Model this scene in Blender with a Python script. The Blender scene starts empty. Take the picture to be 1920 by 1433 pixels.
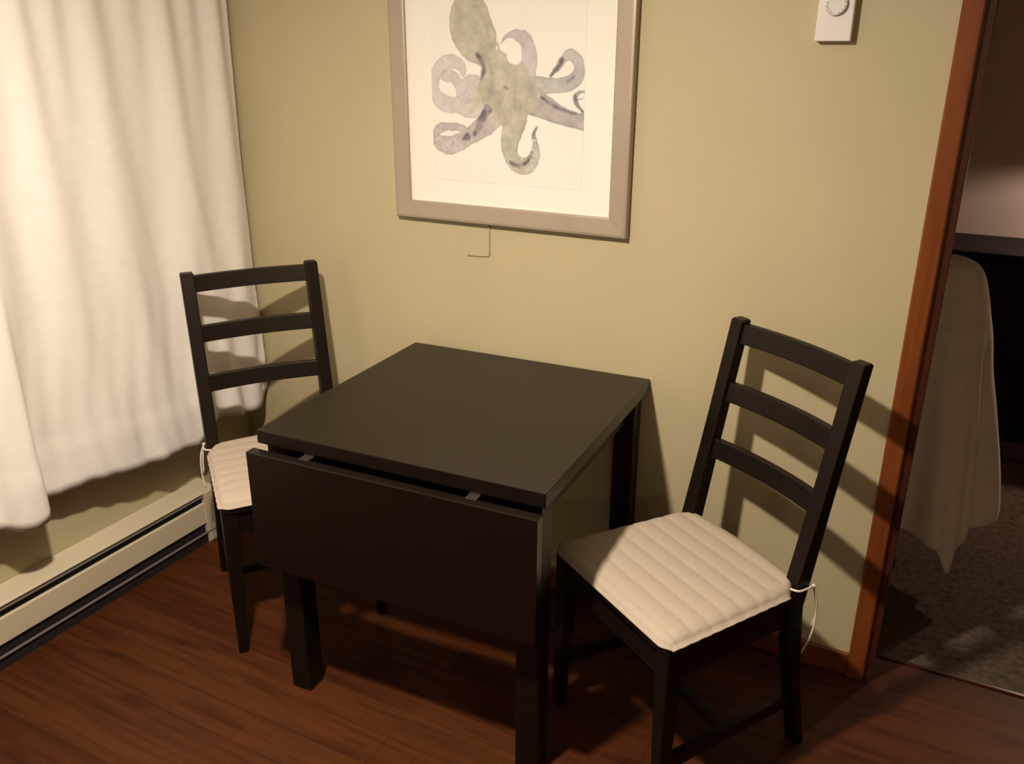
import bpy, bmesh, math, random
import numpy as np
from mathutils import Vector, Matrix

# ------------------------------------------------------------------ camera, world, exposure
scene = bpy.context.scene
COL = scene.collection
PI = math.pi

cam_data = bpy.data.cameras.new('camera')
cam = bpy.data.objects.new('camera', cam_data)
COL.objects.link(cam)
scene.camera = cam
cam_data.sensor_width = 36.0
cam_data.sensor_fit = 'HORIZONTAL'
cam_data.lens = 1620.4 / 1920 * 36.0
cam_data.clip_start = 0.02
YAW, PITCH, ROLL = -0.48050, 0.36673, 0.00344
fw = Vector((math.sin(YAW)*math.cos(PITCH), math.cos(YAW)*math.cos(PITCH), -math.sin(PITCH)))
rt = fw.cross(Vector((0, 0, 1))).normalized()
up = rt.cross(fw)
r2 = math.cos(ROLL)*rt + math.sin(ROLL)*up
u2 = -math.sin(ROLL)*rt + math.cos(ROLL)*up
rot = Matrix((r2, u2, -fw)).transposed()
cam.matrix_world = Matrix.Translation((1.8345, -2.1285, 1.5851)) @ rot.to_4x4()

world = bpy.data.worlds.new('world')
scene.world = world
world.use_nodes = True
world.node_tree.nodes['Background'].inputs[0].default_value = (0.01, 0.009, 0.008, 1)
world.node_tree.nodes['Background'].inputs[1].default_value = 0.3

scene.view_settings.view_transform = 'Standard'
scene.view_settings.look = 'None'
scene.view_settings.gamma = 1.0
scene.view_settings.use_curve_mapping = False
scene.view_settings.exposure = 0.0

# room lamps (their fittings are built further down)
def bulb_light(name, loc, watts, radius, color):
    d = bpy.data.lights.new(name, 'POINT')
    d.energy = watts; d.shadow_soft_size = radius; d.color = color
    o = bpy.data.objects.new(name, d); COL.objects.link(o); o.location = loc
    return o
CEIL_LAMP = (0.915, -1.420, 2.030)
BED_LAMP = (2.64, 1.84, 1.26)
WARM = (1.0, 0.875, 0.72)
def disc_light(name, loc, watts, size, color):
    d = bpy.data.lights.new(name, 'AREA'); d.shape = 'DISK'; d.size = size
    d.energy = watts; d.color = color
    o = bpy.data.objects.new(name, d); COL.objects.link(o); o.location = loc   # faces straight down
    return o
main_light = disc_light('ceiling_disc_light', CEIL_LAMP, 44.0, 0.09, WARM)
main_spill = bulb_light('ceiling_bulb_light', (CEIL_LAMP[0], CEIL_LAMP[1], CEIL_LAMP[2]-0.004), 25.0, 0.045, WARM)
ROOM_LAMP = (3.27, -4.63, 2.00)
room_light = bulb_light('far_lamp_light', ROOM_LAMP, 17.0, 0.05, WARM)
bed_light = bulb_light('bedside_bulb_light', BED_LAMP, 30.0, 0.02, (1.0, 0.74, 0.56))

# ------------------------------------------------------------------ helpers
def V(*a): return Vector(a)

def mesh_obj(name, verts, faces, mat, parent=None, smooth=False):
    me = bpy.data.meshes.new(name)
    me.from_pydata([tuple(v) for v in verts], [], faces)
    me.update()
    if mat: me.materials.append(mat)
    if smooth:
        me.polygons.foreach_set('use_smooth', [True]*len(me.polygons))
    o = bpy.data.objects.new(name, me); COL.objects.link(o)
    if parent is not None: o.parent = parent
    return o

def bm_obj(name, bm, mat, parent=None, smooth=False):
    bmesh.ops.recalc_face_normals(bm, faces=bm.faces[:])
    me = bpy.data.meshes.new(name)
    bm.to_mesh(me); bm.free()
    if mat: me.materials.append(mat)
    if smooth:
        me.polygons.foreach_set('use_smooth', [True]*len(me.polygons))
    o = bpy.data.objects.new(name, me); COL.objects.link(o)
    if parent is not None: o.parent = parent
    return o

def bx(bm, lo, hi, bevel=0.0, seg=2):
    """axis aligned box into bm"""
    t = bmesh.new()
    x0, y0, z0 = lo; x1, y1, z1 = hi
    vs = [t.verts.new(p) for p in [(x0,y0,z0),(x1,y0,z0),(x1,y1,z0),(x0,y1,z0),(x0,y0,z1),(x1,y0,z1),(x1,y1,z1),(x0,y1,z1)]]
    for f in [(3,2,1,0),(4,5,6,7),(0,1,5,4),(1,2,6,5),(2,3,7,6),(3,0,4,7)]:
        t.faces.new([vs[i] for i in f])
    if bevel > 0:
        bmesh.ops.bevel(t, geom=t.edges[:], offset=bevel, segments=seg, affect='EDGES', profile=0.5)
    m = bpy.data.meshes.new('tmp'); t.to_mesh(m); t.free()
    bm.from_mesh(m); bpy.data.meshes.remove(m)
    return bm

def loft(bm, rings, closed=True, caps=True):
    """rings: list of equal-length point lists"""
    R = [[bm.verts.new(p) for p in ring] for ring in rings]
    n = len(R[0])
    for a, b in zip(R, R[1:]):
        for i in range(n if closed else n-1):
            j = (i+1) % n
            bm.faces.new((a[i], a[j], b[j], b[i]))
    if caps and closed:
        bm.faces.new(R[0][::-1]); bm.faces.new(R[-1])
    return bm

def rrect(cx, cy, hx, hy, r, n=3):
    """rounded rectangle outline points (2D)"""
    pts = []
    for sx, sy, a0 in ((1,1,0),(-1,1,90),(-1,-1,180),(1,-1,270)):
        for k in range(n+1):
            a = math.radians(a0 + 90*k/n)
            pts.append((cx+sx*(hx-r)+r*math.cos(a), cy+sy*(hy-r)+r*math.sin(a)))
    return pts

def tube(bm, pts, r, n=8):
    pts = [Vector(p) for p in pts]
    rings = []
    prev = None
    for i, p in enumerate(pts):
        d = (pts[min(i+1, len(pts)-1)] - pts[max(i-1, 0)]).normalized()
        if prev is None:
            ref = Vector((0, 0, 1)) if abs(d.z) < 0.9 else Vector((1, 0, 0))
            a = d.cross(ref).normalized()
        else:
            a = (prev - d*prev.dot(d)).normalized()
        prev = a
        b = d.cross(a)
        rr = r[i] if isinstance(r, (list, tuple)) else r
        rings.append([p + rr*(math.cos(2*PI*k/n)*a + math.sin(2*PI*k/n)*b) for k in range(n)])
    return loft(bm, rings)

def lathe(bm, prof, n=32, c=(0,0,0)):
    rings = [[(c[0]+r*math.cos(2*PI*k/n), c[1]+r*math.sin(2*PI*k/n), c[2]+z) for k in range(n)] for r, z in prof]
    return loft(bm, rings)

def extrude_profile(bm, prof, y0, y1):
    """profile in x,z extruded along y"""
    return loft(bm, [[(x, y0, z) for x, z in prof], [(x, y1, z) for x, z in prof]])

def empty(name, loc=(0,0,0), rz=0.0):
    o = bpy.data.objects.new(name, None); COL.objects.link(o)
    o.location = loc; o.rotation_euler = (0, 0, rz); o.empty_display_size = 0.05
    return o

def tag(o, label=None, cat=None, group=None, kind=None):
    if label: o['label'] = label
    if cat: o['category'] = cat
    if group: o['group'] = group
    if kind: o['kind'] = kind
    return o

def spline(pts, n=8):
    """catmull-rom through tuples of any dimension"""
    P = [np.array(p, float) for p in pts]
    P = [2*P[0]-P[1]] + P + [2*P[-1]-P[-2]]
    out = []
    for i in range(1, len(P)-2):
        for k in range(n):
            t = k/n
            out.append(0.5*((2*P[i]) + (-P[i-1]+P[i+1])*t + (2*P[i-1]-5*P[i]+4*P[i+1]-P[i+2])*t*t + (-P[i-1]+3*P[i]-3*P[i+1]+P[i+2])*t**3))
    out.append(P[-2])
    return [tuple(o) for o in out]

# ------------------------------------------------------------------ materials
def srgb(r, g, b):
    f = lambda c: (c/255/12.92) if c/255 <= 0.04045 else ((c/255+0.055)/1.055)**2.4
    return (f(r), f(g), f(b), 1)

class NT:
    def __init__(s, name):
        s.m = bpy.data.materials.new(name); s.m.use_nodes = True
        s.t = s.m.node_tree; s.b = s.t.nodes['Principled BSDF']
    def n(s, typ, **kw):
        x = s.t.nodes.new(typ)
        for k, v in kw.items(): setattr(x, k, v)
        return x
    def l(s, a, b): s.t.links.new(a, b)

def mat(name, col, rough=0.5, metal=0.0, spec=0.5, noise=0.0, nscale=20.0, bump=0.0, bscale=200.0, stretch=(1,1,1), sheen=0.0, trans=0.0, emit=None, estr=0.0):
    N = NT(name); b = N.b
    b.inputs['Base Color'].default_value = col
    b.inputs['Roughness'].default_value = rough
    b.inputs['Metallic'].default_value = metal
    b.inputs['Specular IOR Level'].default_value = spec
    if sheen: b.inputs['Sheen Weight'].default_value = sheen
    if emit:
        b.inputs['Emission Color'].default_value = emit; b.inputs['Emission Strength'].default_value = estr
    tc = N.n('ShaderNodeTexCoord'); mp = N.n('ShaderNodeMapping'); mp.inputs['Scale'].default_value = stretch
    N.l(tc.outputs['Object'], mp.inputs['Vector'])
    if noise > 0:
        nz = N.n('ShaderNodeTexNoise'); nz.inputs['Scale'].default_value = nscale; nz.inputs['Detail'].default_value = 5
        N.l(mp.outputs[0], nz.inputs['Vector'])
        cr = N.n('ShaderNodeValToRGB')
        lo = tuple(c*(1-noise) for c in col[:3])+(1,); hi = tuple(min(1, c*(1+noise)) for c in col[:3])+(1,)
        cr.color_ramp.elements[0].color = lo; cr.color_ramp.elements[1].color = hi
        cr.color_ramp.elements[0].position = 0.3; cr.color_ramp.elements[1].position = 0.7
        N.l(nz.outputs['Fac'], cr.inputs[0]); N.l(cr.outputs[0], b.inputs['Base Color'])
    if bump > 0:
        nb = N.n('ShaderNodeTexNoise'); nb.inputs['Scale'].default_value = bscale; nb.inputs['Detail'].default_value = 3
        N.l(mp.outputs[0], nb.inputs['Vector'])
        bp = N.n('ShaderNodeBump'); bp.inputs['Strength'].default_value = bump; bp.inputs['Distance'].default_value = 0.002
        N.l(nb.outputs['Fac'], bp.inputs['Height']); N.l(bp.outputs[0], b.inputs['Normal'])
    return N.m

M = {}
M['wall'] = mat('beige wall paint', (0.50, 0.425, 0.255, 1), 0.55, spec=0.35, noise=0.03, nscale=3, bump=0.12, bscale=260)
M['ceiling'] = mat('ceiling paint', (0.75, 0.72, 0.66, 1), 0.9, spec=0.1, bump=0.2, bscale=150)
M['bedwall'] = mat('bedroom wall paint', (0.42, 0.36, 0.33, 1), 0.8, spec=0.2, noise=0.03, nscale=3)
M['black'] = mat('black brown stained wood', (0.0055, 0.0034, 0.0026, 1), 0.45, spec=0.32, noise=0.18, nscale=14, stretch=(1,1,8), bump=0.04, bscale=120)
M['top'] = mat('black brown table top foil', (0.0042, 0.0021, 0.0014, 1), 0.37, spec=0.50, noise=0.12, nscale=9, stretch=(6,1,1), bump=0.03, bscale=150)
M['leafedge'] = M['top']
M['hinge'] = mat('hinge steel', (0.045, 0.038, 0.034, 1), 0.4, metal=0.4)
M['curtain'] = mat('white curtain cloth', (0.86, 0.80, 0.745, 1), 0.9, spec=0.1, noise=0.02, nscale=30, bump=0.25, bscale=420, sheen=0.1)
M['cushion'] = mat('cream seat pad cotton', (0.47, 0.385, 0.30, 1), 0.95, spec=0.1, noise=0.03, nscale=60, bump=0.3, bscale=700)
M['tie'] = mat('cream cotton tape', (0.70, 0.63, 0.52, 1), 0.95, spec=0.1)
M['frame'] = mat('brushed champagne frame', (0.40, 0.325, 0.245, 1), 0.42, metal=0.25, noise=0.03, nscale=12, stretch=(1,1,1))
M['heater'] = mat('cream heater enamel', (0.61, 0.52, 0.37, 1), 0.4, spec=0.4)
M['heatmetal'] = mat('heater metal lip', (0.20, 0.165, 0.15, 1), 0.35, metal=0.2)
M['heatdark'] = mat('heater dark slot', (0.009, 0.007, 0.006, 1), 0.8, noise=0.1, nscale=30)
M['rod'] = mat('curtain rod metal', (0.5, 0.47, 0.42, 1), 0.3, metal=1.0)
M['plastic'] = mat('white thermostat plastic', (0.78, 0.72, 0.68, 1), 0.4, spec=0.4)
M['dial'] = mat('thermostat dial plastic', (0.72, 0.67, 0.62, 1), 0.35, spec=0.5, noise=0.06, nscale=300)
M['ink'] = mat('thermostat ink', (0.12, 0.10, 0.09, 1), 0.6)
M['cable'] = mat('painted cord', (0.42, 0.345, 0.20, 1), 0.6)
M['cloth'] = mat('pale draped cloth', (0.72, 0.62, 0.54, 1), 0.95, spec=0.1, noise=0.06, nscale=18, bump=0.3, bscale=300, sheen=0.1)
M['cabinet'] = mat('dark cabinet lacquer', (0.014, 0.010, 0.010, 1), 0.7, spec=0.15, noise=0.1, nscale=8)
M['plinth'] = mat('reddish brown plinth', (0.085, 0.035, 0.025, 1), 0.6)
M['shade'] = mat('lampshade fabric', (0.25, 0.19, 0.14, 1), 0.95)
M['standblack'] = mat('matt black stand', (0.006, 0.005, 0.005, 1), 0.95, spec=0.05)
M['brass'] = mat('lamp metal', (0.5, 0.4, 0.25, 1), 0.35, metal=1.0)
M['bulb'] = mat('lit bulb glass', (1, 0.9, 0.7, 1), 0.3, emit=(1.0, 0.80, 0.55, 1), estr=6.0)
M['opal'] = mat('fixture enamel', (0.8, 0.77, 0.7, 1), 0.4)

for k_ in ('top', 'black'):
    M[k_].node_tree.nodes['Principled BSDF'].inputs['Specular Tint'].default_value = (1.0, 0.80, 0.64, 1)

def wood_trim():
    N = NT('red cherry stained wood'); b = N.b
    tc = N.n('ShaderNodeTexCoord'); mp = N.n('ShaderNodeMapping'); mp.inputs['Scale'].default_value = (14, 14, 1.2)
    N.l(tc.outputs['Object'], mp.inputs['Vector'])
    nz = N.n('ShaderNodeTexNoise'); nz.inputs['Scale'].default_value = 3.0; nz.inputs['Detail'].default_value = 8; nz.inputs['Distortion'].default_value = 0.6
    N.l(mp.outputs[0], nz.inputs['Vector'])
    cr = N.n('ShaderNodeValToRGB')
    cr.color_ramp.elements[0].position = 0.3; cr.color_ramp.elements[0].color = (0.15, 0.036, 0.008, 1)
    cr.color_ramp.elements[1].position = 0.75; cr.color_ramp.elements[1].color = (0.235, 0.062, 0.013, 1)
    N.l(nz.outputs['Fac'], cr.inputs[0]); N.l(cr.outputs[0], b.inputs['Base Color'])
    b.inputs['Roughness'].default_value = 0.33; b.inputs['Coat Weight'].default_value = 0.3; b.inputs['Coat Roughness'].default_value = 0.2
    return N.m
M['trim'] = wood_trim()
M['trimdark'] = mat('dark cherry stained wood', (0.050, 0.012, 0.006, 1), 0.3, spec=0.55, noise=0.2, nscale=6, stretch=(10,10,1))

def floor_mat():
    N = NT('reddish laminate planks'); b = N.b
    tc = N.n('ShaderNodeTexCoord')
    br = N.n('ShaderNodeTexBrick')
    br.offset = 0.37; br.inputs['Scale'].default_value = 1.0
    br.inputs['Brick Width'].default_value = 0.92; br.inputs['Row Height'].default_value = 0.095
    br.inputs['Mortar Size'].default_value = 0.0009; br.inputs['Mortar Smooth'].default_value = 0.2
    br.inputs['Color1'].default_value = (0.062, 0.0160, 0.0045, 1); br.inputs['Color2'].default_value = (0.085, 0.0245, 0.0068, 1)
    br.inputs['Mortar'].default_value = (0.03, 0.010, 0.005, 1)
    mp0 = N.n('ShaderNodeMapping'); mp0.inputs['Location'].default_value = (0.13, 0.021, 0)
    N.l(tc.outputs['Object'], mp0.inputs['Vector']); N.l(mp0.outputs[0], br.inputs['Vector'])
    # long grain
    mp = N.n('ShaderNodeMapping'); mp.inputs['Scale'].default_value = (1.6, 22, 1)
    N.l(tc.outputs['Object'], mp.inputs['Vector'])
    nz = N.n('ShaderNodeTexNoise'); nz.inputs['Scale'].default_value = 1.6; nz.inputs['Detail'].default_value = 7; nz.inputs['Roughness'].default_value = 0.62; nz.inputs['Distortion'].default_value = 0.35
    N.l(mp.outputs[0], nz.inputs['Vector'])
    cr = N.n('ShaderNodeValToRGB')
    cr.color_ramp.elements[0].position = 0.30; cr.color_ramp.elements[0].color = (0.42, 0.36, 0.34, 1)
    cr.color_ramp.elements[1].position = 0.55; cr.color_ramp.elements[1].color = (1, 1, 1, 1)
    e = cr.color_ramp.elements.new(0.8); e.color = (1.22, 1.25, 1.25, 1)
    N.l(nz.outputs['Fac'], cr.inputs[0])
    # knots and dark flecks
    mp2 = N.n('ShaderNodeMapping'); mp2.inputs['Scale'].default_value = (3.2, 15, 1)
    N.l(tc.outputs['Object'], mp2.inputs['Vector'])
    n2 = N.n('ShaderNodeTexNoise'); n2.inputs['Scale'].default_value = 1.1; n2.inputs['Detail'].default_value = 3
    N.l(mp2.outputs[0], n2.inputs['Vector'])
    c2 = N.n('ShaderNodeValToRGB')
    c2.color_ramp.elements[0].position = 0.30; c2.color_ramp.elements[0].color = (0.55, 0.45, 0.42, 1)
    c2.color_ramp.elements[1].position = 0.42; c2.color_ramp.elements[1].color = (1, 1, 1, 1)
    N.l(n2.outputs['Fac'], c2.inputs[0])
    m1 = N.n('ShaderNodeMix', data_type='RGBA', blend_type='MULTIPLY'); m1.inputs[0].default_value = 0.75
    m2 = N.n('ShaderNodeMix', data_type='RGBA', blend_type='MULTIPLY'); m2.inputs[0].default_value = 0.8
    N.l(br.outputs['Color'], m1.inputs[6]); N.l(cr.outputs[0], m1.inputs[7])
    N.l(m1.outputs[2], m2.inputs[6]); N.l(c2.outputs[0], m2.inputs[7])
    N.l(m2.outputs[2], b.inputs['Base Color'])
    b.inputs['Roughness'].default_value = 0.5; b.inputs['Specular IOR Level'].default_value = 0.15
    bp = N.n('ShaderNodeBump'); bp.inputs['Strength'].default_value = 0.08; bp.inputs['Distance'].default_value = 0.001
    N.l(nz.outputs['Fac'], bp.inputs['Height']); N.l(bp.outputs[0], b.inputs['Normal'])
    return N.m
M['floor'] = floor_mat()
M['carpet'] = mat('brown carpet', (0.10, 0.074, 0.055, 1), 1.0, spec=0.05, noise=0.35, nscale=55, bump=0.9, bscale=350)

def vcol_mat(name, layer):
    N = NT(name)
    a = N.n('ShaderNodeVertexColor'); a.layer_name = layer
    N.l(a.outputs['Color'], N.b.inputs['Base Color']); N.b.inputs['Roughness'].default_value = 0.8
    N.b.inputs['Specular IOR Level'].default_value = 0.2
    return N.m

def translucent_shade():
    N = NT('translucent lampshade fabric'); b = N.b
    b.inputs['Base Color'].default_value = (0.30, 0.21, 0.15, 1); b.inputs['Roughness'].default_value = 0.95
    tr = N.n('ShaderNodeBsdfTranslucent'); tr.inputs[0].default_value = (0.50, 0.33, 0.23, 1)
    mx = N.n('ShaderNodeMixShader'); mx.inputs[0].default_value = 0.55
    out = N.t.nodes['Material Output']
    N.l(b.outputs[0], mx.inputs[1]); N.l(tr.outputs[0], mx.inputs[2]); N.l(mx.outputs[0], out.inputs['Surface'])
    return N.m
M['shade'] = translucent_shade()

# ------------------------------------------------------------------ room shell
XL, XR = -0.35, 4.60          # left wall, right wall (room side)
YF = -5.6                     # wall behind the camera
WT = 0.115                    # thickness of the wall with the doorway
HC = 2.44                     # ceiling height
DX0, DX1, DH = 1.822, 2.66, 2.05   # doorway

def struct(name, bm, m):
    o = bm_obj(name, bm, m); o['kind'] = 'structure'; return o

b = bmesh.new(); bx(b, (XL-0.12, YF-0.12, -0.12), (XR+0.12, WT+0.002, 0.0)); struct('floor', b, M['floor'])
b = bmesh.new(); bx(b, (0.9, WT+0.002, -0.12), (XR+0.12, 2.32, 0.004)); struct('floor_bedroom', b, M['carpet'])
b = bmesh.new(); bx(b, (DX0-0.02, WT-0.006, 0.0), (DX1+0.02, WT+0.006, 0.0055), 0.002); struct('trim_5', b, M['trimdark'])
b = bmesh.new(); bx(b, (XL-0.12, YF-0.12, HC), (XR+0.12, 2.32, HC+0.1)); struct('ceiling', b, M['ceiling'])
b = bmesh.new(); bx(b, (XL-0.12, YF-0.12, 0), (XL, WT, HC)); struct('wall_left', b, M['wall'])
b = bmesh.new()
bx(b, (XL, 0, 0), (DX0, WT, HC)); bx(b, (DX1, 0, 0), (XR, WT, HC)); bx(b, (DX0, 0, DH), (DX1, WT, HC))
struct('wall_back', b, M['wall'])
b = bmesh.new(); bx(b, (XR, YF-0.12, 0), (XR+0.12, 2.32, HC)); struct('wall_right', b, M['wall'])
b = bmesh.new(); bx(b, (XL, YF-0.12, 0), (XR, YF, HC)); struct('wall_front', b, M['wall'])
b = bmesh.new(); bx(b, (0.9, 2.10, 0), (XR, 2.22, HC)); struct('wall_far', b, M['bedwall'])
b = bmesh.new(); bx(b, (0.9, WT, 0), (1.0, 2.10, HC)); struct('wall_bedroom_left', b, M['bedwall'])

# door casing: flat board, stepped inner bead, darker jamb liner
def casing(name, x0, x1, sgn, z1):
    b = bmesh.new()
    # profile in x,y extruded in z ; sgn=1: inner (door) side is +x
    w = x1 - x0
    prof = [(0, 0), (0, -0.014), (0.004, -0.018), (0.040, -0.018), (0.044, -0.015), (0.044, 0)]
    prof = [((x0 + p[0]*w/0.044) if sgn > 0 else (x1 - p[0]*w/0.044), p[1]) for p in prof]
    loft(b, [[(x, y, 0) for x, y in prof], [(x, y, z1) for x, y in prof]])
    o = struct(name, b, M['trim']); return o
casing('trim_1', 1.758, 1.802, 1, DH+0.07)
casing('trim_2', DX1, DX1+0.08, -1, DH+0.07)
b = bmesh.new(); bx(b, (1.758, -0.018, DH), (DX1+0.08, 0, DH+0.08), 0.003); struct('trim_3', b, M['trim'])
b = bmesh.new()
bx(b, (DX0-0.022, -0.008, 0), (DX0+0.001, WT+0.004, DH), 0.002); tube(b, [(DX0-0.018, -0.0095, 0), (DX0-0.018, -0.0095, DH)], 0.0028, 8); bx(b, (DX1-0.013, -0.004, 0), (DX1+0.001, WT+0.004, DH), 0.002)
bx(b, (DX0, -0.004, DH-0.013), (DX1, WT+0.004, DH+0.001), 0.002)
struct('trim_4', b, M['trimdark'])

# baseboards
def baseboard(name, p0, p1, h, t, m):
    b = bmesh.new(); bx(b, p0, p1, 0.003); struct(name, b, m)
baseboard('baseboard_back', (XL, -0.013, 0), (1.758, 0, 0.066), 0, 0, M['trim'])
baseboard('baseboard_back_right', (DX1+0.08, -0.013, 0), (XR, 0, 0.068), 0, 0, M['trimdark'])
baseboard('baseboard_right', (XR-0.013, YF, 0), (XR, -0.013, 0.068), 0, 0, M['trimdark'])
baseboard('baseboard_far', (1.0, 2.087, 0.004), (XR, 2.10, 0.075), 0, 0, M['trimdark'])

# ------------------------------------------------------------------ baseboard heater
HY0, HY1 = -3.6, -0.27
ht = empty('baseboard_heater', (XL, (HY0+HY1)/2, 0))
tag(ht, 'long cream electric baseboard heater along the left wall below the curtain', 'heater')
def hpart(name, bm, m, label=None):
    o = bm_obj(name, bm, m, ht); o.matrix_parent_inverse = Matrix.Translation((-XL, -(HY0+HY1)/2, 0))
    if label: o['label'] = label
    return o
b = bmesh.new(); extrude_profile(b, [(XL+0.001, 0.02), (XL+0.006, 0.02), (XL+0.006, 0.195), (-0.290, 0.184), (-0.281, 0.184), (-0.281, 0.187), (-0.286, 0.191), (XL+0.001, 0.206)], HY0+0.01, HY1-0.01); hpart('top_hood', b, M['heater'])
b = bmesh.new(); tube(b, [(-0.2830, HY0+0.01, 0.1750), (-0.2830, HY1-0.01, 0.1750)], 0.0036, 8); hpart('upper_lip', b, M['heatmetal'], 'shiny metal lip above the dark upper slot')
b = bmesh.new(); extrude_profile(b, [(-0.284, 0.152), (-0.281, 0.148), (-0.281, 0.076), (-0.285, 0.072), (-0.288, 0.072), (-0.288, 0.152)], HY0+0.01, HY1-0.01); hpart('front_panel', b, M['heater'])
b = bmesh.new(); bx(b, (-0.335, HY0+0.01, 0.03), (-0.292, HY1-0.01, 0.176)); hpart('heating_core', b, M['heatdark'], 'dark inside showing through the slots')
b = bmesh.new(); tube(b, [(-0.2800, HY0+0.01, 0.040), (-0.2800, HY1-0.01, 0.040)], 0.0044, 8); hpart('lower_lip', b, M['heatmetal'], 'shiny metal lip near the floor')
b = bmesh.new(); bx(b, (XL+0.001, HY0+0.01, 0.0), (-0.284, HY1-0.01, 0.036)); hpart('kick_strip', b, M['heatdark'])
for y0, y1 in ((HY0, HY0+0.06), (HY1-0.05, HY1)):
    b = bmesh.new(); extrude_profile(b, [(XL, 0.0), (-0.279, 0.0), (-0.277, 0.004), (-0.277, 0.186), (-0.282, 0.193), (XL, 0.208)], y0, y1)
    bmesh.ops.recalc_face_normals(b, faces=b.faces[:]); hpart('end_cap', b, M['heater'])

# ------------------------------------------------------------------ curtain
def smooth(e0, e1, x):
    t = min(1, max(0, (x-e0)/(e1-e0))); return t*t*(3-2*t)
XKEY = [(-2.75, -0.2), (-2.65, -0.25), (-2.55, -0.2), (-2.43, -0.25), (-2.3, -0.2), (-2.17, -0.25), (-2.05, -0.205), (-1.93, -0.25), (-1.81, -0.2), (-1.67, -0.25), (-1.55, -0.205), (-1.43, -0.25), (-1.31, -0.2), (-1.19, -0.25), (-1.1109, -0.225), (-1.0372, -0.236), (-1.0048, -0.24), (-0.9772, -0.205), (-0.9374, -0.188), (-0.9012, -0.196), (-0.8811, -0.25), (-0.8461, -0.262), (-0.7478, -0.252), (-0.6202, -0.229), (-0.5521, -0.232), (-0.4837, -0.215), (-0.3868, -0.222), (-0.3187, -0.205), (-0.2514, -0.22), (-0.2028, -0.2), (-0.14, -0.222), (-0.09, -0.212), (-0.045, -0.235), (-0.012, -0.238)]
XS = spline(XKEY, 12)
ys_ = np.array([p[0] for p in XS]); xs_ = np.array([p[1] for p in XS])
ys_ = np.maximum.accumulate(ys_)
HKEY = [(-2.75, 0.42), (-1.15, 0.42), (-1.0219, 0.4261), (-0.9826, 0.4086), (-0.9334, 0.4043), (-0.9039, 0.4127), (-0.8792, 0.4339), (-0.8231, 0.4315), (-0.7176, 0.43), (-0.5616, 0.4071), (-0.4644, 0.4084), (-0.3578, 0.3969), (-0.3092, 0.445), (-0.2705, 0.46), (-0.2031, 0.445), (-0.12, 0.425), (-0.06, 0.43), (-0.012, 0.476)]
hy = np.array([p[0] for p in HKEY]); hz = np.array([p[1] for p in HKEY])
rng = random.Random(4)
NY = 420; NZ = 70; ZT = 2.22
yg = np.linspace(-2.75, -0.012, NY)
xb = np.interp(yg, ys_, xs_); hb = np.interp(yg, hy, hz)
# upper pleats: finer, as gathered on the rod
ph = np.cumsum(np.interp(yg, np.linspace(-2.7, -0.04, 24), [rng.uniform(0.75, 1.3) for _ in range(24)]))
ph = ph/ph[-1]*2*PI*25
xt = -0.235 + 0.012*np.sin(ph) + 0.005*np.sin(ph*0.37+1)
xt = xt + np.interp(yg, [-2.7, -0.08, -0.012], [0, 0, -0.003])
mid = -0.232 + 0.013*np.sin(ph*0.5+0.6) + 0.008*np.sin(ph*0.27) + np.interp(yg, [-2.7, -0.08, -0.012], [0, 0, -0.003])
rows = []
for j in range(NZ+1):
    t = j/NZ
    row = []
    for i in range(NY):
        z = hb[i] + (ZT-hb[i])*t
        wb = 1 - smooth(0.0, 0.42, t); wt = smooth(0.35, 1.0, t); wm = 1-wb-wt
        x = wb*xb[i] + wt*xt[i] + wm*mid[i]
        zz = z-hb[i]
        # sewn hem band: slight ridge at the stitch, thicker below
        x += 0.0035*math.exp(-((zz-0.135)/0.006)**2) + (0.0025 if zz < 0.135 else 0)
        x += 0.0022*math.sin(yg[i]*61+zz*14)*math.exp(-zz/0.5) + 0.0022*math.sin(yg[i]*97+2.0*math.sin(zz*9))*math.exp(-zz/0.4) + 0.0016*math.sin(yg[i]*23-zz*17)*math.exp(-zz/0.5)
        row.append((x, yg[i], z))
    rows.append(row)
def sheet(name, rows, m, thick):
    n = len(rows[0]); verts = [p for r in rows for p in r]; faces = []
    for j in range(len(rows)-1):
        for i in range(n-1):
            a = j*n+i; faces.append((a, a+n, a+n+1, a+1))
    o = mesh_obj(name, verts, faces, m, smooth=True)
    md = o.modifiers.new('solidify', 'SOLIDIFY'); md.thickness = thick; md.offset = 0
    return o
cu = sheet('curtain', rows, M['curtain'], 0.0016)
tag(cu, 'long white pleated curtain hanging over the left wall, hem above the heater', 'curtain')
# rod above the frame of the photo that carries it
rd = empty('curtain_rod', (-0.232, -1.4, 2.235)); tag(rd, 'metal rod carrying the white curtain', 'curtain rod')
b = bmesh.new(); tube(b, [(0, -1.45, 0), (0, 1.375, 0)], 0.010, 12); bm_obj('pole', b, M['rod'], rd, True)
for y in (-1.2, 1.2):
    b = bmesh.new(); bx(b, (-0.117, y-0.008, -0.012), (0.0, y+0.008, 0.004), 0.002); bm_obj('bracket', b, M['rod'], rd)

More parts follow.
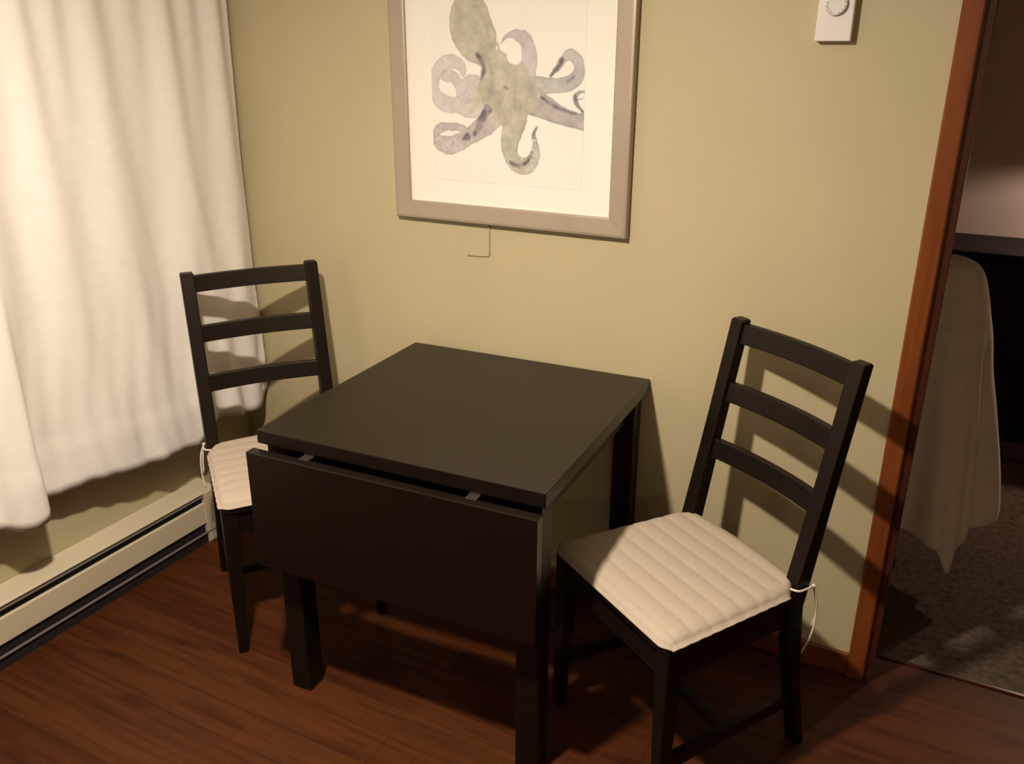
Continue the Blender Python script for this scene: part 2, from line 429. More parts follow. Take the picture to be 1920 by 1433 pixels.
# ------------------------------------------------------------------ drop-leaf table
TX, TY, TA = 0.4434, -0.7607, 0.0445
TD = 0.7245
tb = empty('drop_leaf_table', (TX, TY, 0), TA)
tag(tb, 'square black-brown drop-leaf table against the beige wall with its front leaf hanging down', 'table')
b = bmesh.new(); bx(b, (0, 0, 0.716), (0.74, TD, 0.750), 0.0018, 2); bm_obj('table_top', b, M['top'], tb)
b = bmesh.new(); bx(b, (0.0, -0.0430, 0.406), (0.74, -0.0155, 0.711), 0.0018, 2); bm_obj('drop_leaf', b, M['top'], tb)
for x, y, n in ((0.0148, 0.0148, 0), (0.74-0.0148-0.058, 0.0148, 1), (0.0148, TD-0.0148-0.058, 2), (0.74-0.0148-0.058, TD-0.0148-0.058, 3)):
    b = bmesh.new(); bx(b, (x, y, 0), (x+0.058, y+0.058, 0.716), 0.003, 2); bm_obj('leg', b, M['black'], tb)
for lo, hi in (((0.073, 0.040, 0.64), (0.667, 0.060, 0.716)), ((0.073, TD-0.06, 0.64), (0.667, TD-0.04, 0.716)), ((0.040, 0.073, 0.64), (0.060, TD-0.073, 0.716)), ((0.68, 0.073, 0.64), (0.70, TD-0.073, 0.716))):
    b = bmesh.new(); bx(b, lo, hi, 0.0015); bm_obj('apron', b, M['black'], tb)
for x in (0.135, 0.565):
    b = bmesh.new(); bx(b, (x, -0.022, 0.7105), (x+0.026, -0.0150, 0.7118), 0.0004)
    bx(b, (x, -0.0155, 0.7095), (x+0.026, 0.003, 0.7118), 0.0004); bx(b, (x, 0.001, 0.7095), (x+0.026, 0.020, 0.7162), 0.0003)
    o = bm_obj('hinge', b, M['hinge'], tb); o['label'] = 'small metal hinge between top and leaf'

# ------------------------------------------------------------------ chairs
HS, HT, RK, WB, WF, DD, BR = 0.4830, 0.9804, 0.0996, 0.4006, 0.4422, 0.3945, 0.0644
ZS = (0.9469, 0.8022, 0.6564); DZ = 0.047
def post_x(z):
    ZB = 0.42
    if z >= ZB: return -DD/2 - RK*(z-HS)/(HT-HS)
    return -DD/2 - RK*(ZB-HS)/(HT-HS) - (BR+0.0127)*((ZB-z)/ZB)**1.25
def post_mesh(s):
    b = bmesh.new(); rings = []
    yc = s*(WB-0.04)/2
    zs = [0, .1, .2, .3, .36, .40, .42, .44, .46, .5, .55, .65, .75, .85, .95, HT-0.004, HT]
    for k, z in enumerate(zs):
        x = post_x(z)
        hx = 0.0155 + 0.005*math.exp(-((z-0.45)/0.18)**2); hy2 = 0.0185
        if z == HT: hx -= 0.003; hy2 -= 0.003
        if z < 0.3: hx -= 0.003*(0.3-z)/0.3
        rings.append([(px, py, z) for px, py in rrect(x, yc, hx, hy2, 0.003, 2)])
    return loft(b, rings)
def front_leg_mesh(s):
    b = bmesh.new(); rings = []
    xo, yo = DD/2-0.004, s*(WF/2-0.004)
    for z in (0, .1, .2, .3, .37, .455):
        w = 0.026 + 0.016*smooth(0, 0.42, z)
        cx, cy = xo - w/2, yo - s*w/2
        rings.append([(px, py, z) for px, py in rrect(cx, cy, w/2, w/2, 0.003, 2)])
    return loft(b, rings)
def slat_mesh(z):
    """ladder slat bowed backwards, between the posts"""
    b = bmesh.new(); rings = []
    n = 14; y1 = (WB-0.04)/2
    for k in range(n+1):
        y = -y1 + 2*y1*k/n
        bow = 0.018*(1-(y/y1)**2)
        def p(dz, dx):
            zz = z+dz; return (post_x(zz) - bow + dx, y, zz)
        t = 0.008
        rings.append([p(-DZ/2, -t+0.001), p(-DZ/2, t-0.001), p(-DZ/2+0.002, t), p(DZ/2-0.002, t), p(DZ/2, t-0.001), p(DZ/2, -t+0.001), p(DZ/2-0.002, -t), p(-DZ/2+0.002, -t)])
    return loft(b, rings)
def rail(p0, p1, z0, z1, t):
    b = bmesh.new(); d = Vector((p1[0]-p0[0], p1[1]-p0[1], 0)).normalized(); nrm = Vector((-d.y, d.x, 0))
    rings = []
    for p in (p0, p1):
        P = Vector((p[0], p[1], 0))
        rings.append([P-nrm*t/2+V(0,0,z0), P+nrm*t/2+V(0,0,z0), P+nrm*t/2+V(0,0,z1), P-nrm*t/2+V(0,0,z1)])
    return loft(b, rings)
def seat_outline(f, grow=0.0):
    pass
def make_chair():
    r = empty('ladder_back_chair')
    for s in (-1, 1): bm_obj('back_post', post_mesh(s), M['black'], r)
    for s in (-1, 1): bm_obj('front_leg', front_leg_mesh(s), M['black'], r)
    for z in ZS: bm_obj('back_slat', slat_mesh(z), M['black'], r)
    # seat board
    b = bmesh.new()
    ol = [(DD/2-0.002, -WF/2+0.010), (DD/2+0.002, -WF/2+0.05), (DD/2+0.002, WF/2-0.05), (DD/2-0.002, WF/2-0.010), (-DD/2+0.02, WB/2-0.002), (-DD/2+0.018, WB/2-0.04), (-DD/2-0.012, WB/2-0.045), (-DD/2-0.012, -WB/2+0.045), (-DD/2+0.018, -WB/2+0.04), (-DD/2+0.02, -WB/2+0.002)]
    loft(b, [[(x, y, 0.443) for x, y in ol], [(x, y, 0.456) for x, y in ol]]); bm_obj('seat', b, M['black'], r)
    for s in (-1, 1):
        bm_obj('side_rail', rail((-DD/2, s*(WB/2-0.022)), (DD/2-0.03, s*(WF/2-0.020)), 0.372, 0.4425, 0.020), M['black'], r)
        bm_obj('stretcher', rail((-DD/2-0.035, s*(WB/2-0.022)), (DD/2-0.02, s*(WF/2-0.020)), 0.125, 0.158, 0.018), M['black'], r)
    bm_obj('front_rail', rail((DD/2-0.020, -WF/2+0.03), (DD/2-0.020, WF/2-0.03), 0.372, 0.4425, 0.020), M['black'], r)
    bm_obj('rear_rail', rail((-DD/2, -WB/2+0.03), (-DD/2, WB/2-0.03), 0.372, 0.4425, 0.020), M['black'], r)
    bm_obj('stretcher', rail((-0.01, -WF/2+0.025), (-0.01, WF/2-0.025), 0.130, 0.154, 0.018), M['black'], r)
    return r

def make_cushion():
    r = empty('seat_cushion')
    NU, NV = 96, 60
    xb0, xf0 = -DD/2-0.004, DD/2+0.006
    def halfw(x):
        t = (x-xb0)/(xf0-xb0)
        w = (WB/2+0.001)*(1-t) + (WF/2+0.004)*t
        return w
    Z0 = 0.4565
    rowsT, rowsB = [], []
    for i in range(NU+1):
        u = i/NU
        rt_, rb_ = [], []
        for j in range(NV+1):
            v = -1+2*j/NV
            # plan shape: chamfered rear corners around the posts, bulging rear middle, rounded front corners
            back = xb0 - 0.018*(1-abs(v)**2.2) + 0.046*smooth(0.80, 1.0, abs(v))
            front = xf0 - 0.016*smooth(0.86, 1.0, abs(v))
            x = back + (front-back)*u
            y = v*halfw(x)
            du = min(u, 1-u)*DD; dv = (1-abs(v))*WF/2
            d = min(du, dv)
            edge = math.sqrt(max(0, 1-(1-min(1, d/0.034))**2))
            ch = abs(math.sin(PI*(x-xb0+0.004)/0.0475))
            quilt = (ch**0.55)
            h = edge*(0.0215 + 0.0034*quilt)
            wav = 0.0006*math.sin(x*190+v*3)*smooth(0.9, 1.0, abs(v))
            rt_.append((x, y + wav, Z0+0.010*0+h+0.002))
            rb_.append((x, y + wav, Z0+0.004*(1-edge)))
        rowsT.append(rt_); rowsB.append(rb_)
    n = NV+1; verts = [p for q in rowsT for p in q] + [p for q in rowsB for p in q]; off = (NU+1)*n; faces = []
    for i in range(NU):
        for j in range(NV):
            a = i*n+j
            faces.append((a, a+n, a+n+1, a+1)); faces.append((off+a, off+a+1, off+a+n+1, off+a+n))
    for i in range(NU):
        a = i*n; faces.append((a, off+a, off+a+n, a+n)); a = i*n+NV; faces.append((a, a+n, off+a+n, off+a))
    for j in range(NV):
        faces.append((j, j+1, off+j+1, off+j)); a = NU*n+j; faces.append((a, off+a, off+a+1, a+1))
    o = mesh_obj('pad', verts, faces, M['cushion'], r, smooth=True)
    return r
def tie_part(root, s, tails):
    """tape knotted round a back post with hanging ends (root-local)"""
    b = bmesh.new(); px = post_x(0.485); yc = s*(WB-0.04)/2; z = 0.470
    loop = [(px+0.034, yc-s*0.006, z), (px+0.025, yc+s*0.024, z+0.003), (px, yc+s*0.026, z+0.002), (px-0.026, yc+s*0.022, z)]
    tube(b, spline(loop, 5), 0.0028, 6)
    for t in tails:
        tube(b, spline([(px-0.026, yc+s*0.022, z)] + [(px+q[0], yc+s*q[1], z+q[2]) for q in t], 6), 0.0026, 6)
    lathe(b, [(0.0005, -0.005), (0.0045, -0.003), (0.0055, 0), (0.0045, 0.003), (0.0005, 0.005)], 10, (px-0.026, yc+s*0.022, z))
    return bm_obj('tie_tape', b, M['tie'], root, True)

CH = make_chair()
CH.location = (1.3833, -0.4356, 0); CH.rotation_euler.z = 4.1236
tag(CH, 'black-brown ladder-back chair at the right of the table, turned away from the door frame', 'chair', 'ladder-back chairs at the table')
C2 = CH.copy(); COL.objects.link(C2)
for ch in list(CH.children):
    c = ch.copy(); COL.objects.link(c); c.parent = C2
C2.location = (0.2129, -0.4261, 0); C2.rotation_euler.z = -0.6333
C2['label'] = 'black-brown ladder-back chair in the corner between curtain and table'

CS = make_cushion()
CS2 = CS.copy(); COL.objects.link(CS2)
for ch in list(CS.children):
    c = ch.copy(); COL.objects.link(c); c.parent = CS2
CS.location = CH.location; CS.rotation_euler = CH.rotation_euler
CS2.location = C2.location; CS2.rotation_euler = C2.rotation_euler
tag(CS, 'cream channel-quilted seat pad on the right chair, one corner in the table shadow', 'cushion', 'cream seat pads on the chairs')
tag(CS2, 'cream seat pad on the chair beside the curtain, half hidden by the table', 'cushion', 'cream seat pads on the chairs')
tie_part(CS, 1, [[(-0.032, 0.030, -0.04), (-0.034, 0.033, -0.09), (-0.030, 0.028, -0.14), (-0.026, 0.012, -0.195)], [(-0.034, 0.024, -0.03), (-0.040, 0.028, -0.07), (-0.036, 0.022, -0.12)]])
tie_part(CS2, -1, [[(-0.010, 0.036, -0.03), (-0.004, 0.040, -0.08), (0.004, 0.036, -0.13)], [(-0.018, 0.030, -0.04), (-0.016, 0.034, -0.09)]])

# ------------------------------------------------------------------ framed octopus print
FX0, FX1, FZ0, FZ1 = 0.353, 1.0675, 1.129, 1.843
FWD = 0.050
pf = empty('framed_picture', ((FX0+FX1)/2, 0, FZ0))
tag(pf, 'framed watercolour of a grey octopus in a wide champagne frame on the beige wall', 'picture')
def ploc(o): o.matrix_parent_inverse = Matrix.Translation((-(FX0+FX1)/2, 0, -FZ0)); return o
b = bmesh.new()
def fr_ring(inset, y): return [(FX0+inset, y, FZ0+inset), (FX1-inset, y, FZ0+inset), (FX1-inset, y, FZ1-inset), (FX0+inset, y, FZ1-inset)]
loft(b, [fr_ring(0.0, -0.001), fr_ring(0.0, -0.024), fr_ring(0.002, -0.0265), fr_ring(0.008, -0.0275), fr_ring(FWD-0.004, -0.0245), fr_ring(FWD, -0.022), fr_ring(FWD, -0.001)], caps=False)
ploc(bm_obj('frame', b, M['frame'], pf))
b = bmesh.new(); bx(b, (FX0+FWD-0.002, -0.014, FZ0+FWD-0.002), (FX1-FWD+0.002, -0.008, FZ1-FWD+0.002)); 
M['matboard'] = mat('cream mat board', (0.86, 0.82, 0.74, 1), 0.85, spec=0.15)
o = ploc(bm_obj('mat_board', b, M['matboard'], pf))

STROKES = {
 'mantle': [(0.5995, 1.685, 0.042), (0.6029, 1.6607, 0.0541), (0.6082, 1.6362, 0.0569), (0.625, 1.6116, 0.0534), (0.6381, 1.59, 0.0374)],
 'neck': [(0.6381, 1.59, 0.0391), (0.6607, 1.5653, 0.0292), (0.6907, 1.5345, 0.0445), (0.717, 1.5068, 0.0587), (0.717, 1.4786, 0.0569), (0.7171, 1.45, 0.0498)],
 'hip': [(0.6639, 1.49, 0.0338), (0.6867, 1.4651, 0.0391), (0.747, 1.4604, 0.0391), (0.7766, 1.4675, 0.0356)],
 'armA': [(0.7688, 1.5108, 0.0249), (0.7758, 1.5356, 0.0221), (0.7799, 1.5631, 0.0206), (0.7753, 1.5872, 0.0206), (0.7624, 1.6083, 0.0206), (0.7478, 1.6203, 0.0135), (0.7278, 1.6228, 0.0085), (0.7094, 1.6159, 0.0057), (0.6983, 1.6023, 0.0032)],
 'armB': [(0.7689, 1.4953, 0.0267), (0.8054, 1.4992, 0.0206), (0.8413, 1.4999, 0.0185), (0.8767, 1.5036, 0.0178), (0.9044, 1.5132, 0.0178), (0.9177, 1.5284, 0.0149), (0.9188, 1.5493, 0.0128), (0.9096, 1.5669, 0.0135), (0.8921, 1.5757, 0.0128), (0.8751, 1.5637, 0.0093), (0.8581, 1.5426, 0.0078), (0.839, 1.5242, 0.0036)],
 'armC': [(0.7766, 1.4675, 0.0356), (0.8134, 1.4528, 0.0285), (0.8499, 1.4368, 0.0235), (0.8859, 1.424, 0.0206), (0.9356, 1.4134, 0.0185)],
 'armR': [(0.9346, 1.4882, 0.0036), (0.9192, 1.4848, 0.0064), (0.9109, 1.4725, 0.0071), (0.9167, 1.4558, 0.0064), (0.933, 1.4379, 0.0036)],
 'armR2': [(0.9163, 1.468, 0.0032), (0.9352, 1.4731, 0.0028)],
 'armD': [(0.7359, 1.441, 0.0391), (0.736, 1.4091, 0.032), (0.7278, 1.3764, 0.0267), (0.723, 1.3468, 0.0228), (0.7269, 1.3206, 0.0206), (0.7461, 1.2985, 0.0206), (0.7747, 1.2969, 0.0206), (0.7952, 1.3145, 0.0157), (0.8005, 1.3376, 0.0121), (0.7983, 1.3602, 0.0071), (0.7943, 1.3793, 0.0064), (0.8069, 1.399, 0.0018)],
 'armE': [(0.7019, 1.4368, 0.0267), (0.6712, 1.4164, 0.0285), (0.6398, 1.3891, 0.0256), (0.6039, 1.3677, 0.0213), (0.5674, 1.3476, 0.0221), (0.5304, 1.3373, 0.0235), (0.4996, 1.3461, 0.0178), (0.492, 1.3662, 0.0121), (0.507, 1.3838, 0.0114), (0.5358, 1.3883, 0.0107), (0.5802, 1.385, 0.0093)],
 'armF': [(0.6791, 1.4777, 0.0391), (0.6368, 1.4703, 0.0391), (0.6052, 1.45, 0.0338), (0.5615, 1.4455, 0.0213), (0.5253, 1.4478, 0.0213), (0.4973, 1.4668, 0.0178), (0.4903, 1.4995, 0.0135), (0.4994, 1.5289, 0.0164), (0.5242, 1.5516, 0.0178), (0.5561, 1.5551, 0.0164), (0.5794, 1.5426, 0.0114), (0.583, 1.5268, 0.0085)],
 'armF2': [(0.5273, 1.5196, 0.0142), (0.5512, 1.5167, 0.0149), (0.5705, 1.4945, 0.0142), (0.582, 1.4754, 0.0213), (0.6059, 1.4888, 0.032), (0.6332, 1.4958, 0.0213)],
 'dark1': [(0.6558, 1.4353, 0.0121), (0.6401, 1.4153, 0.0107), (0.628, 1.3886, 0.0093), (0.6159, 1.3716, 0.0064)],
 'dark2': [(0.5919, 1.3638, 0.01), (0.5797, 1.3566, 0.005)],
 'dark3': [(0.6265, 1.5744, 0.0071), (0.6415, 1.5527, 0.0057), (0.6451, 1.5339, 0.0071), (0.6373, 1.5149, 0.0043)],
 'dark4': [(0.8733, 1.5637, 0.0057), (0.8581, 1.5426, 0.0053), (0.8408, 1.5243, 0.0025)],
 'dark5': [(0.725, 1.3023, 0.005), (0.7481, 1.2953, 0.0064), (0.7746, 1.3051, 0.0057), (0.7893, 1.3305, 0.0064)],
 'dark6': [(0.7944, 1.3729, 0.005), (0.7961, 1.3858, 0.0043), (0.8051, 1.3989, 0.0014)],
 'dark7': [(0.6872, 1.6023, 0.0032), (0.6916, 1.584, 0.0036)],
 'dark8': [(0.8167, 1.4716, 0.0043), (0.8459, 1.4538, 0.0036), (0.8855, 1.4395, 0.0036), (0.9139, 1.4342, 0.0028)],
 'dark9': [(0.9107, 1.477, 0.0028), (0.9148, 1.4588, 0.0032), (0.9311, 1.4409, 0.0021)],
 'dark10': [(0.8904, 1.513, 0.005), (0.9058, 1.5222, 0.005)],
 'dark11': [(0.7095, 1.4941, 0.005), (0.7151, 1.4911, 0.0043)],
 'streak1': [(0.7355, 1.5351, 0.0057), (0.7394, 1.4916, 0.0057), (0.7397, 1.4412, 0.005)],
 'streak2': [(0.6532, 1.5777, 0.0043), (0.6718, 1.5217, 0.0057), (0.6638, 1.4709, 0.0078)],
 'streak3': [(0.639, 1.6723, 0.0043), (0.6538, 1.645, 0.005), (0.661, 1.6146, 0.0036)],
 'streak4': [(0.6332, 1.4926, 0.0093), (0.6289, 1.4604, 0.0107), (0.6089, 1.4306, 0.0085)],
 'streak5': [(0.7661, 1.407, 0.0036), (0.7532, 1.371, 0.0036), (0.7402, 1.3312, 0.0036)],
 'hole1': [(0.7353, 1.5841, 0.0206), (0.7371, 1.5719, 0.0199)],
}


PX0, PX1, PZ0, PZ1 = 0.482, 0.936, 1.243, 1.76
nx, nz = 330, 376
gx, gz = np.meshgrid(np.linspace(PX0, PX1, nx), np.linspace(PZ0, PZ1, nz))
def vnoise(x, z, s, seed):
    r = np.random.default_rng(seed); g = r.random((64, 64))
    u = x*s; v = z*s; iu = np.floor(u).astype(int); iv = np.floor(v).astype(int)
    fu = u-iu; fv = v-iv; fu = fu*fu*(3-2*fu); fv = fv*fv*(3-2*fv)
    G = lambda a, b_: g[a % 64, b_ % 64]
    return (G(iu, iv)*(1-fu)+G(iu+1, iv)*fu)*(1-fv) + (G(iu, iv+1)*(1-fu)+G(iu+1, iv+1)*fu)*fv
wob = (vnoise(gx, gz, 90, 1)-.5)*0.0035
def sdf(pts):
    """distance to the variable-width stroke, normalised depth 0..1 inside"""
    P = [(x_, z_, r_*1.13) for x_, z_, r_ in spline(pts, 8)]; best = np.full(gx.shape, -9.0)
    for k in range(len(P)-1):
        x0, z0, r0 = P[k]; x1, z1, r1 = P[k+1]
        dx, dz = x1-x0, z1-z0; L = dx*dx+dz*dz+1e-12
        t = np.clip(((gx-x0)*dx+(gz-z0)*dz)/L, 0, 1)
        d = np.hypot(gx-x0-t*dx, gz-z0-t*dz); r = r0+(r1-r0)*t
        best = np.maximum(best, r-d)
    return best + wob
paper = np.array([0.85, 0.79, 0.735])
img = np.broadcast_to(paper, gx.shape+(3,)).copy()
BODY = np.array([0.45, 0.415, 0.345]); LILAC = np.array([0.47, 0.42, 0.41]); DARK = np.array([0.10, 0.075, 0.11])
n1 = vnoise(gx, gz, 42, 2)*0.6+vnoise(gx, gz, 110, 3)*0.4
n2 = vnoise(gx, gz, 70, 5)
def paint(keys, tone, outline=0.45, alpha=0.9, soft=0.0022):
    global img
    d = np.maximum.reduce([sdf(STROKES[k]) for k in keys])
    a = np.clip(d/soft, 0, 1)*alpha
    rim = np.exp(-((d-0.002)/0.0028)**2)*outline
    shade = (0.78+0.5*n1)[..., None]
    c = tone*shade
    c = c*(1-rim[..., None]) + DARK*2.0*rim[..., None]
    img = img*(1-a[..., None]) + c*a[..., None]
    return d
paint(['armF2'], LILAC*1.05, 0.25, 0.75)
paint(['armF'], LILAC*1.1, 0.25, 0.75)
paint(['armE'], LILAC*0.95, 0.3, 0.85)
paint(['armR'], LILAC*0.6, 0.4, 0.8); paint(['armR2'], LILAC*0.7, 0.4, 0.8)
paint(['armC'], LILAC*0.8, 0.55, 0.9)
paint(['armB'], BODY*np.array([0.92, 0.98, 1.1]), 0.3, 0.9)
paint(['armA'], LILAC*1.0, 0.3, 0.85)
paint(['armD'], BODY*1.0, 0.3, 0.9)
paint(['mantle'], BODY*1.02, 0.35, 0.92)
paint(['neck', 'hip'], BODY*1.02, 0.12, 0.92, 0.005)
for k in ('streak1', 'streak2', 'streak3', 'streak4', 'streak5'):
    d = sdf(STROKES[k]); a = np.clip((d+0.004)/0.012, 0, 1)*(0.20+0.35*n2); c_ = BODY*0.55 if k != 'streak4' else np.array([0.42, 0.43, 0.22])
    img = img*(1-a[..., None]) + c_*a[..., None]
# hole inside the raised arm
d = sdf(STROKES['hole1']); a = np.clip(d/0.002, 0, 1)[..., None]; img = img*(1-a) + paper*a
# dark washes
for k in ['dark%d' % i for i in range(1, 12)]:
    d = sdf(STROKES[k]); a = np.clip((d+0.002)/0.006, 0, 1)*np.clip(0.35+0.9*n2, 0, 1)*(0.55 if k == 'dark11' else 0.85)
    img = img*(1-a[..., None]) + DARK*a[..., None]
# suckers along the lower arms
rs = np.random.default_rng(8)
for k, i0 in (('armD', 5), ('armE', 3)):
    P = spline(STROKES[k], 8)
    for q in range(i0*8, min(len(P), (i0+5)*8), 1):
        x, z, r = P[q]
        for _ in range(2):
            ox, oz = rs.normal(0, r*0.55, 2); rr = 0.0022+rs.random()*0.002
            d = rr-np.hypot(gx-x-ox, gz-z-oz); a = np.clip(d/0.002, 0, 1)*0.28
            cc = np.array([0.8, 0.75, 0.75]) if rs.random() < 0.55 else DARK*1.5
            img = img*(1-a[..., None]) + cc*a[..., None]
img *= (0.985+0.03*vnoise(gx, gz, 25, 9))[..., None]
img = np.clip(img, 0, 1)
verts = np.stack([gx, np.full_like(gx, -0.0148), gz], -1).reshape(-1, 3)
idx = np.arange(nx*nz).reshape(nz, nx)
faces = np.stack([idx[:-1, :-1], idx[:-1, 1:], idx[1:, 1:], idx[1:, :-1]], -1).reshape(-1, 4)
me = bpy.data.meshes.new('octopus_print'); me.from_pydata(verts.tolist(), [], faces.tolist()); me.update()
at = me.color_attributes.new('paint', 'FLOAT_COLOR', 'POINT')
rgba = np.concatenate([img.reshape(-1, 3), np.ones((nx*nz, 1))], 1).astype(np.float32)
at.data.foreach_set('color', rgba.ravel())
me.materials.append(vcol_mat('octopus watercolour', 'paint'))
o = bpy.data.objects.new('octopus_print', me); COL.objects.link(o); o.parent = pf; ploc(o)
md = o.modifiers.new('paper', 'SOLIDIFY'); md.thickness = 0.0006; md.offset = -1

# cord under the picture
b = bmesh.new()
tube(b, [(0.6515, -0.0022, 1.150), (0.6517, -0.0022, 1.09), (0.6513, -0.0022, 1.040), (0.649, -0.0022, 1.0355), (0.620, -0.0022, 1.033), (0.5805, -0.0022, 1.0315)], 0.0022, 8)
tag(bm_obj('wall_cord', b, M['cable'], None, True), 'thin wall-coloured cord bent in an L shape just below the picture frame', 'cord')

# ------------------------------------------------------------------ thermostat
th = empty('thermostat', (1.5165, 0, 1.605)); tag(th, 'white rectangular wall thermostat with a round dial near the door frame', 'thermostat')
b = bmesh.new(); bx(b, (-0.0375, -0.026, 0), (0.0375, 0, 0.125), 0.003, 3); bm_obj('housing', b, M['plastic'], th)
def dial_disc(b, prof, n, cx, cz):
    rings = [[(cx+r*math.cos(2*PI*k/n), y, cz+r*math.sin(2*PI*k/n)) for k in range(n)] for r, y in prof]; loft(b, rings)
b = bmesh.new(); dial_disc(b, [(0.0235, -0.0255), (0.0235, -0.032), (0.0220, -0.0345), (0.0180, -0.0350), (0.0165, -0.0335), (0.0040, -0.0335)], 40, 0.0, 0.0745)
dl = bm_obj('dial', b, M['dial'], th)
b = bmesh.new()
for k in range(14):
    a = math.radians(-60+300*k/13); r0, r1 = 0.0178, 0.0212
    d = Vector((math.cos(a), 0, math.sin(a))); t = Vector((-math.sin(a), 0, math.cos(a)))*0.0005; c = Vector((0, -0.0353, 0.0745))
    q = [c+d*r0-t, c+d*r0+t, c+d*r1+t, c+d*r1-t]
    loft(b, [[v+V(0,0.0006,0) for v in q], q])
bm_obj('dial_mark', b, M['ink'], dl)

# ------------------------------------------------------------------ ceiling lamp (above the photo, it lights the corner)
cl = empty('ceiling_lamp', (CEIL_LAMP[0], CEIL_LAMP[1], HC)); tag(cl, 'bare-bulb pendant lamp hanging from the ceiling over the table area', 'lamp')
b = bmesh.new(); lathe(b, [(0.001, 0), (0.06, 0), (0.06, -0.015), (0.04, -0.028), (0.001, -0.028)], 32); bm_obj('ceiling_plate', b, M['opal'], cl)
ZL = CEIL_LAMP[2] - HC
b = bmesh.new(); tube(b, [(0, 0, -0.02), (0, 0, ZL+0.075)], 0.008, 10); bm_obj('stem', b, M['opal'], cl)
b = bmesh.new(); lathe(b, [(0.001, ZL+0.085), (0.014, ZL+0.083), (0.020, ZL+0.070), (0.022, ZL+0.030), (0.018, ZL+0.026), (0.001, ZL+0.026)], 32); bm_obj('socket', b, M['opal'], cl)
b = bmesh.new(); lathe(b, [(0.001, ZL+0.026), (0.014, ZL+0.026), (0.016, ZL+0.016), (0.012, ZL+0.008), (0.001, ZL+0.006)], 32); bm_obj('bulb', b, M['bulb'], cl, True)

# lamp in the far part of the room, behind the photographer
fl = empty('floor_lamp', (ROOM_LAMP[0], ROOM_LAMP[1], 0)); tag(fl, 'tall slim floor lamp far behind the camera at the right wall', 'lamp')
b = bmesh.new(); lathe(b, [(0.001, 0), (0.14, 0), (0.14, 0.015), (0.03, 0.03), (0.001, 0.03)], 32); bm_obj('base', b, M['brass'], fl)
b = bmesh.new(); tube(b, [(0, 0, 0.02), (0, 0, 1.90)], 0.011, 10); bm_obj('pole', b, M['brass'], fl)
b = bmesh.new(); lathe(b, [(0.001, 1.89), (0.02, 1.89), (0.02, 1.93), (0.001, 1.93)], 20); bm_obj('socket', b, M['brass'], fl)

# ------------------------------------------------------------------ next room
# draped cloth on a post stand
st = empty('clothes_stand', (1.800, 0.62, 0.004)); tag(st, 'dark wooden post stand carrying the pale cloth in the next room', 'stand')
b = bmesh.new(); tube(b, [(0, 0, 0.02), (0, 0, 1.015)], 0.02, 12); bm_obj('post', b, M['standblack'], st)
b = bmesh.new(); lathe(b, [(0.001, 0), (0.11, 0), (0.11, 0.012), (0.03, 0.022), (0.001, 0.022)], 28, (-0.085, 0, 0)); bm_obj('base', b, M['standblack'], st)
prof = [(1.048, 0.002), (1.044, 0.035), (1.034, 0.065), (1.015, 0.088), (0.985, 0.104), (0.94, 0.118), (0.893, 0.130), (0.816, 0.148), (0.72, 0.162), (0.64, 0.178), (0.54, 0.195), (0.44, 0.210), (0.34, 0.222), (0.27, 0.228), (0.225, 0.226)]
rows = []
n = 160
pz = spline([(p[0], p[1]) for p in prof], 4)
for k, (z, r) in enumerate(pz):
    ring = []
    for i in range(n+1):
        a = 2*PI*i/n
        g = smooth(1.0, 0.2, z)
        fold = g*(0.055*math.sin(5*a+0.9)+0.030*math.sin(11*a+2.0+0.6*z)+0.012*math.sin(19*a))*smooth(0.02, 0.2, r)
        # the folded corner that hangs lower, toward the doorway
        cr_ = math.exp(-(((a-math.radians(308)+PI) % (2*PI)-PI)/0.16)**2)
        drop = (-0.09*cr_ + 0.02*math.sin(3*a+1))*smooth(0.6, 0.2, z)
        rr = r*(1+fold*2.2) + 0.02*cr_*g
        ring.append((1.8175+rr*math.cos(a), 0.62+0.8*rr*math.sin(a), z-0.007+drop))
    rows.append(ring)
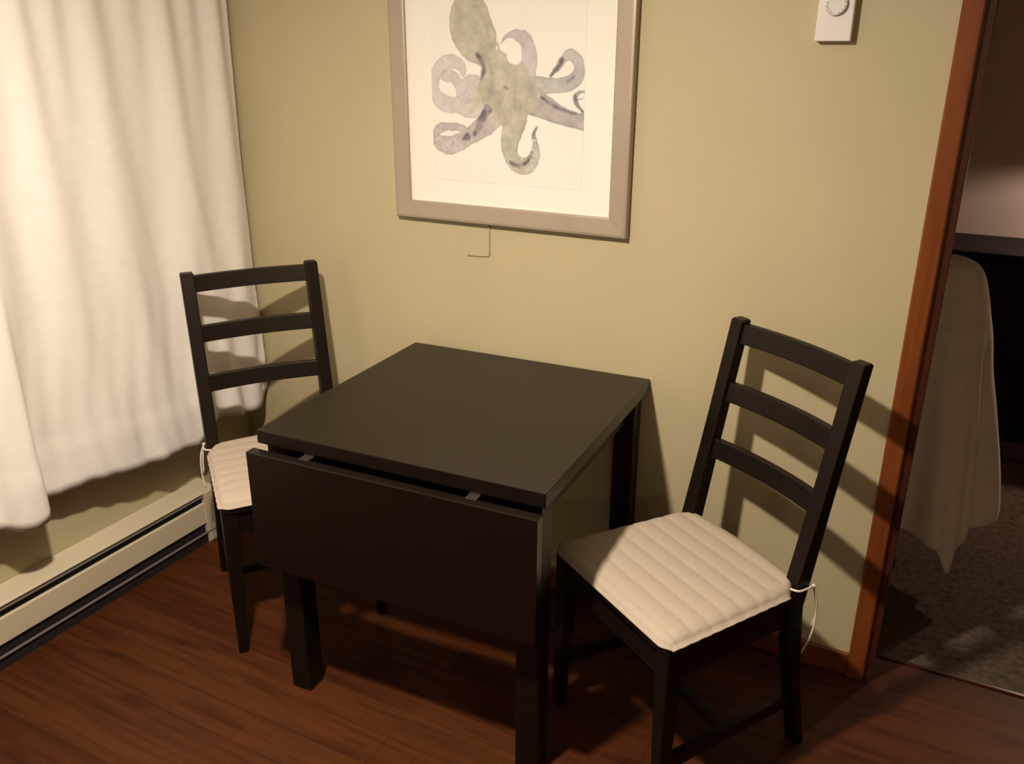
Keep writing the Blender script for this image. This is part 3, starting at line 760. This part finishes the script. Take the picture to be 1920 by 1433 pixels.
dc = sheet('draped_cloth', rows, M['cloth'], 0.003)
tag(dc, 'pale cloth draped over an upright post just inside the dark next room', 'cloth')

# dark cabinet against the far wall
cb = empty('low_cabinet', (1.92, 1.9, 0.004)); tag(cb, 'dark low cabinet against the far wall of the next room, behind the draped cloth', 'cabinet')
b = bmesh.new(); bx(b, (-0.6, -0.19, 0.07), (0.95, 0.19, 0.823), 0.004); bm_obj('body', b, M['cabinet'], cb)
b = bmesh.new(); bx(b, (-0.61, -0.20, 0.823), (0.96, 0.195, 0.845), 0.004); bm_obj('top_board', b, M['cabinet'], cb)
b = bmesh.new(); bx(b, (-0.58, -0.175, 0.0), (0.93, 0.18, 0.07), 0.0); bm_obj('plinth', b, M['plinth'], cb)
for x0 in (-0.59, -0.075, 0.44):
    b = bmesh.new(); bx(b, (x0, -0.206, 0.08), (x0+0.50, -0.190, 0.816), 0.002); d_ = bm_obj('door', b, M['cabinet'], cb)
    b = bmesh.new(); tube(b, [(x0+0.46, -0.212, 0.42), (x0+0.46, -0.212, 0.54)], 0.005, 8); bm_obj('handle', b, M['cabinet'], d_)

# bedside lamp standing on the cabinet, its shade just outside the frame
bl = empty('table_lamp', (BED_LAMP[0], BED_LAMP[1], 0.849)); tag(bl, 'lit table lamp with a closed dark shade on the low cabinet', 'lamp')
b = bmesh.new(); lathe(b, [(0.001, 0), (0.045, 0), (0.045, 0.012), (0.02, 0.03), (0.014, 0.10), (0.03, 0.17), (0.012, 0.24), (0.010, 0.33), (0.001, 0.33)], 28); bm_obj('lamp_base', b, M['brass'], bl, True)
b = bmesh.new()
zc = BED_LAMP[2]-0.849
SR = 0.17; ZR = zc-0.040
prof = [(SR, ZR), (0.125, ZR+0.19), (0.002, ZR+0.19), (0.002, ZR+0.186), (0.121, ZR+0.186), (SR-0.004, ZR)]
rings = [[(r*math.cos(2*PI*k/40), r*math.sin(2*PI*k/40), z) for k in range(40)] for r, z in prof]
rings.append(rings[0]); loft(b, rings, caps=False); bm_obj('lamp_shade', b, M['shade'], bl)
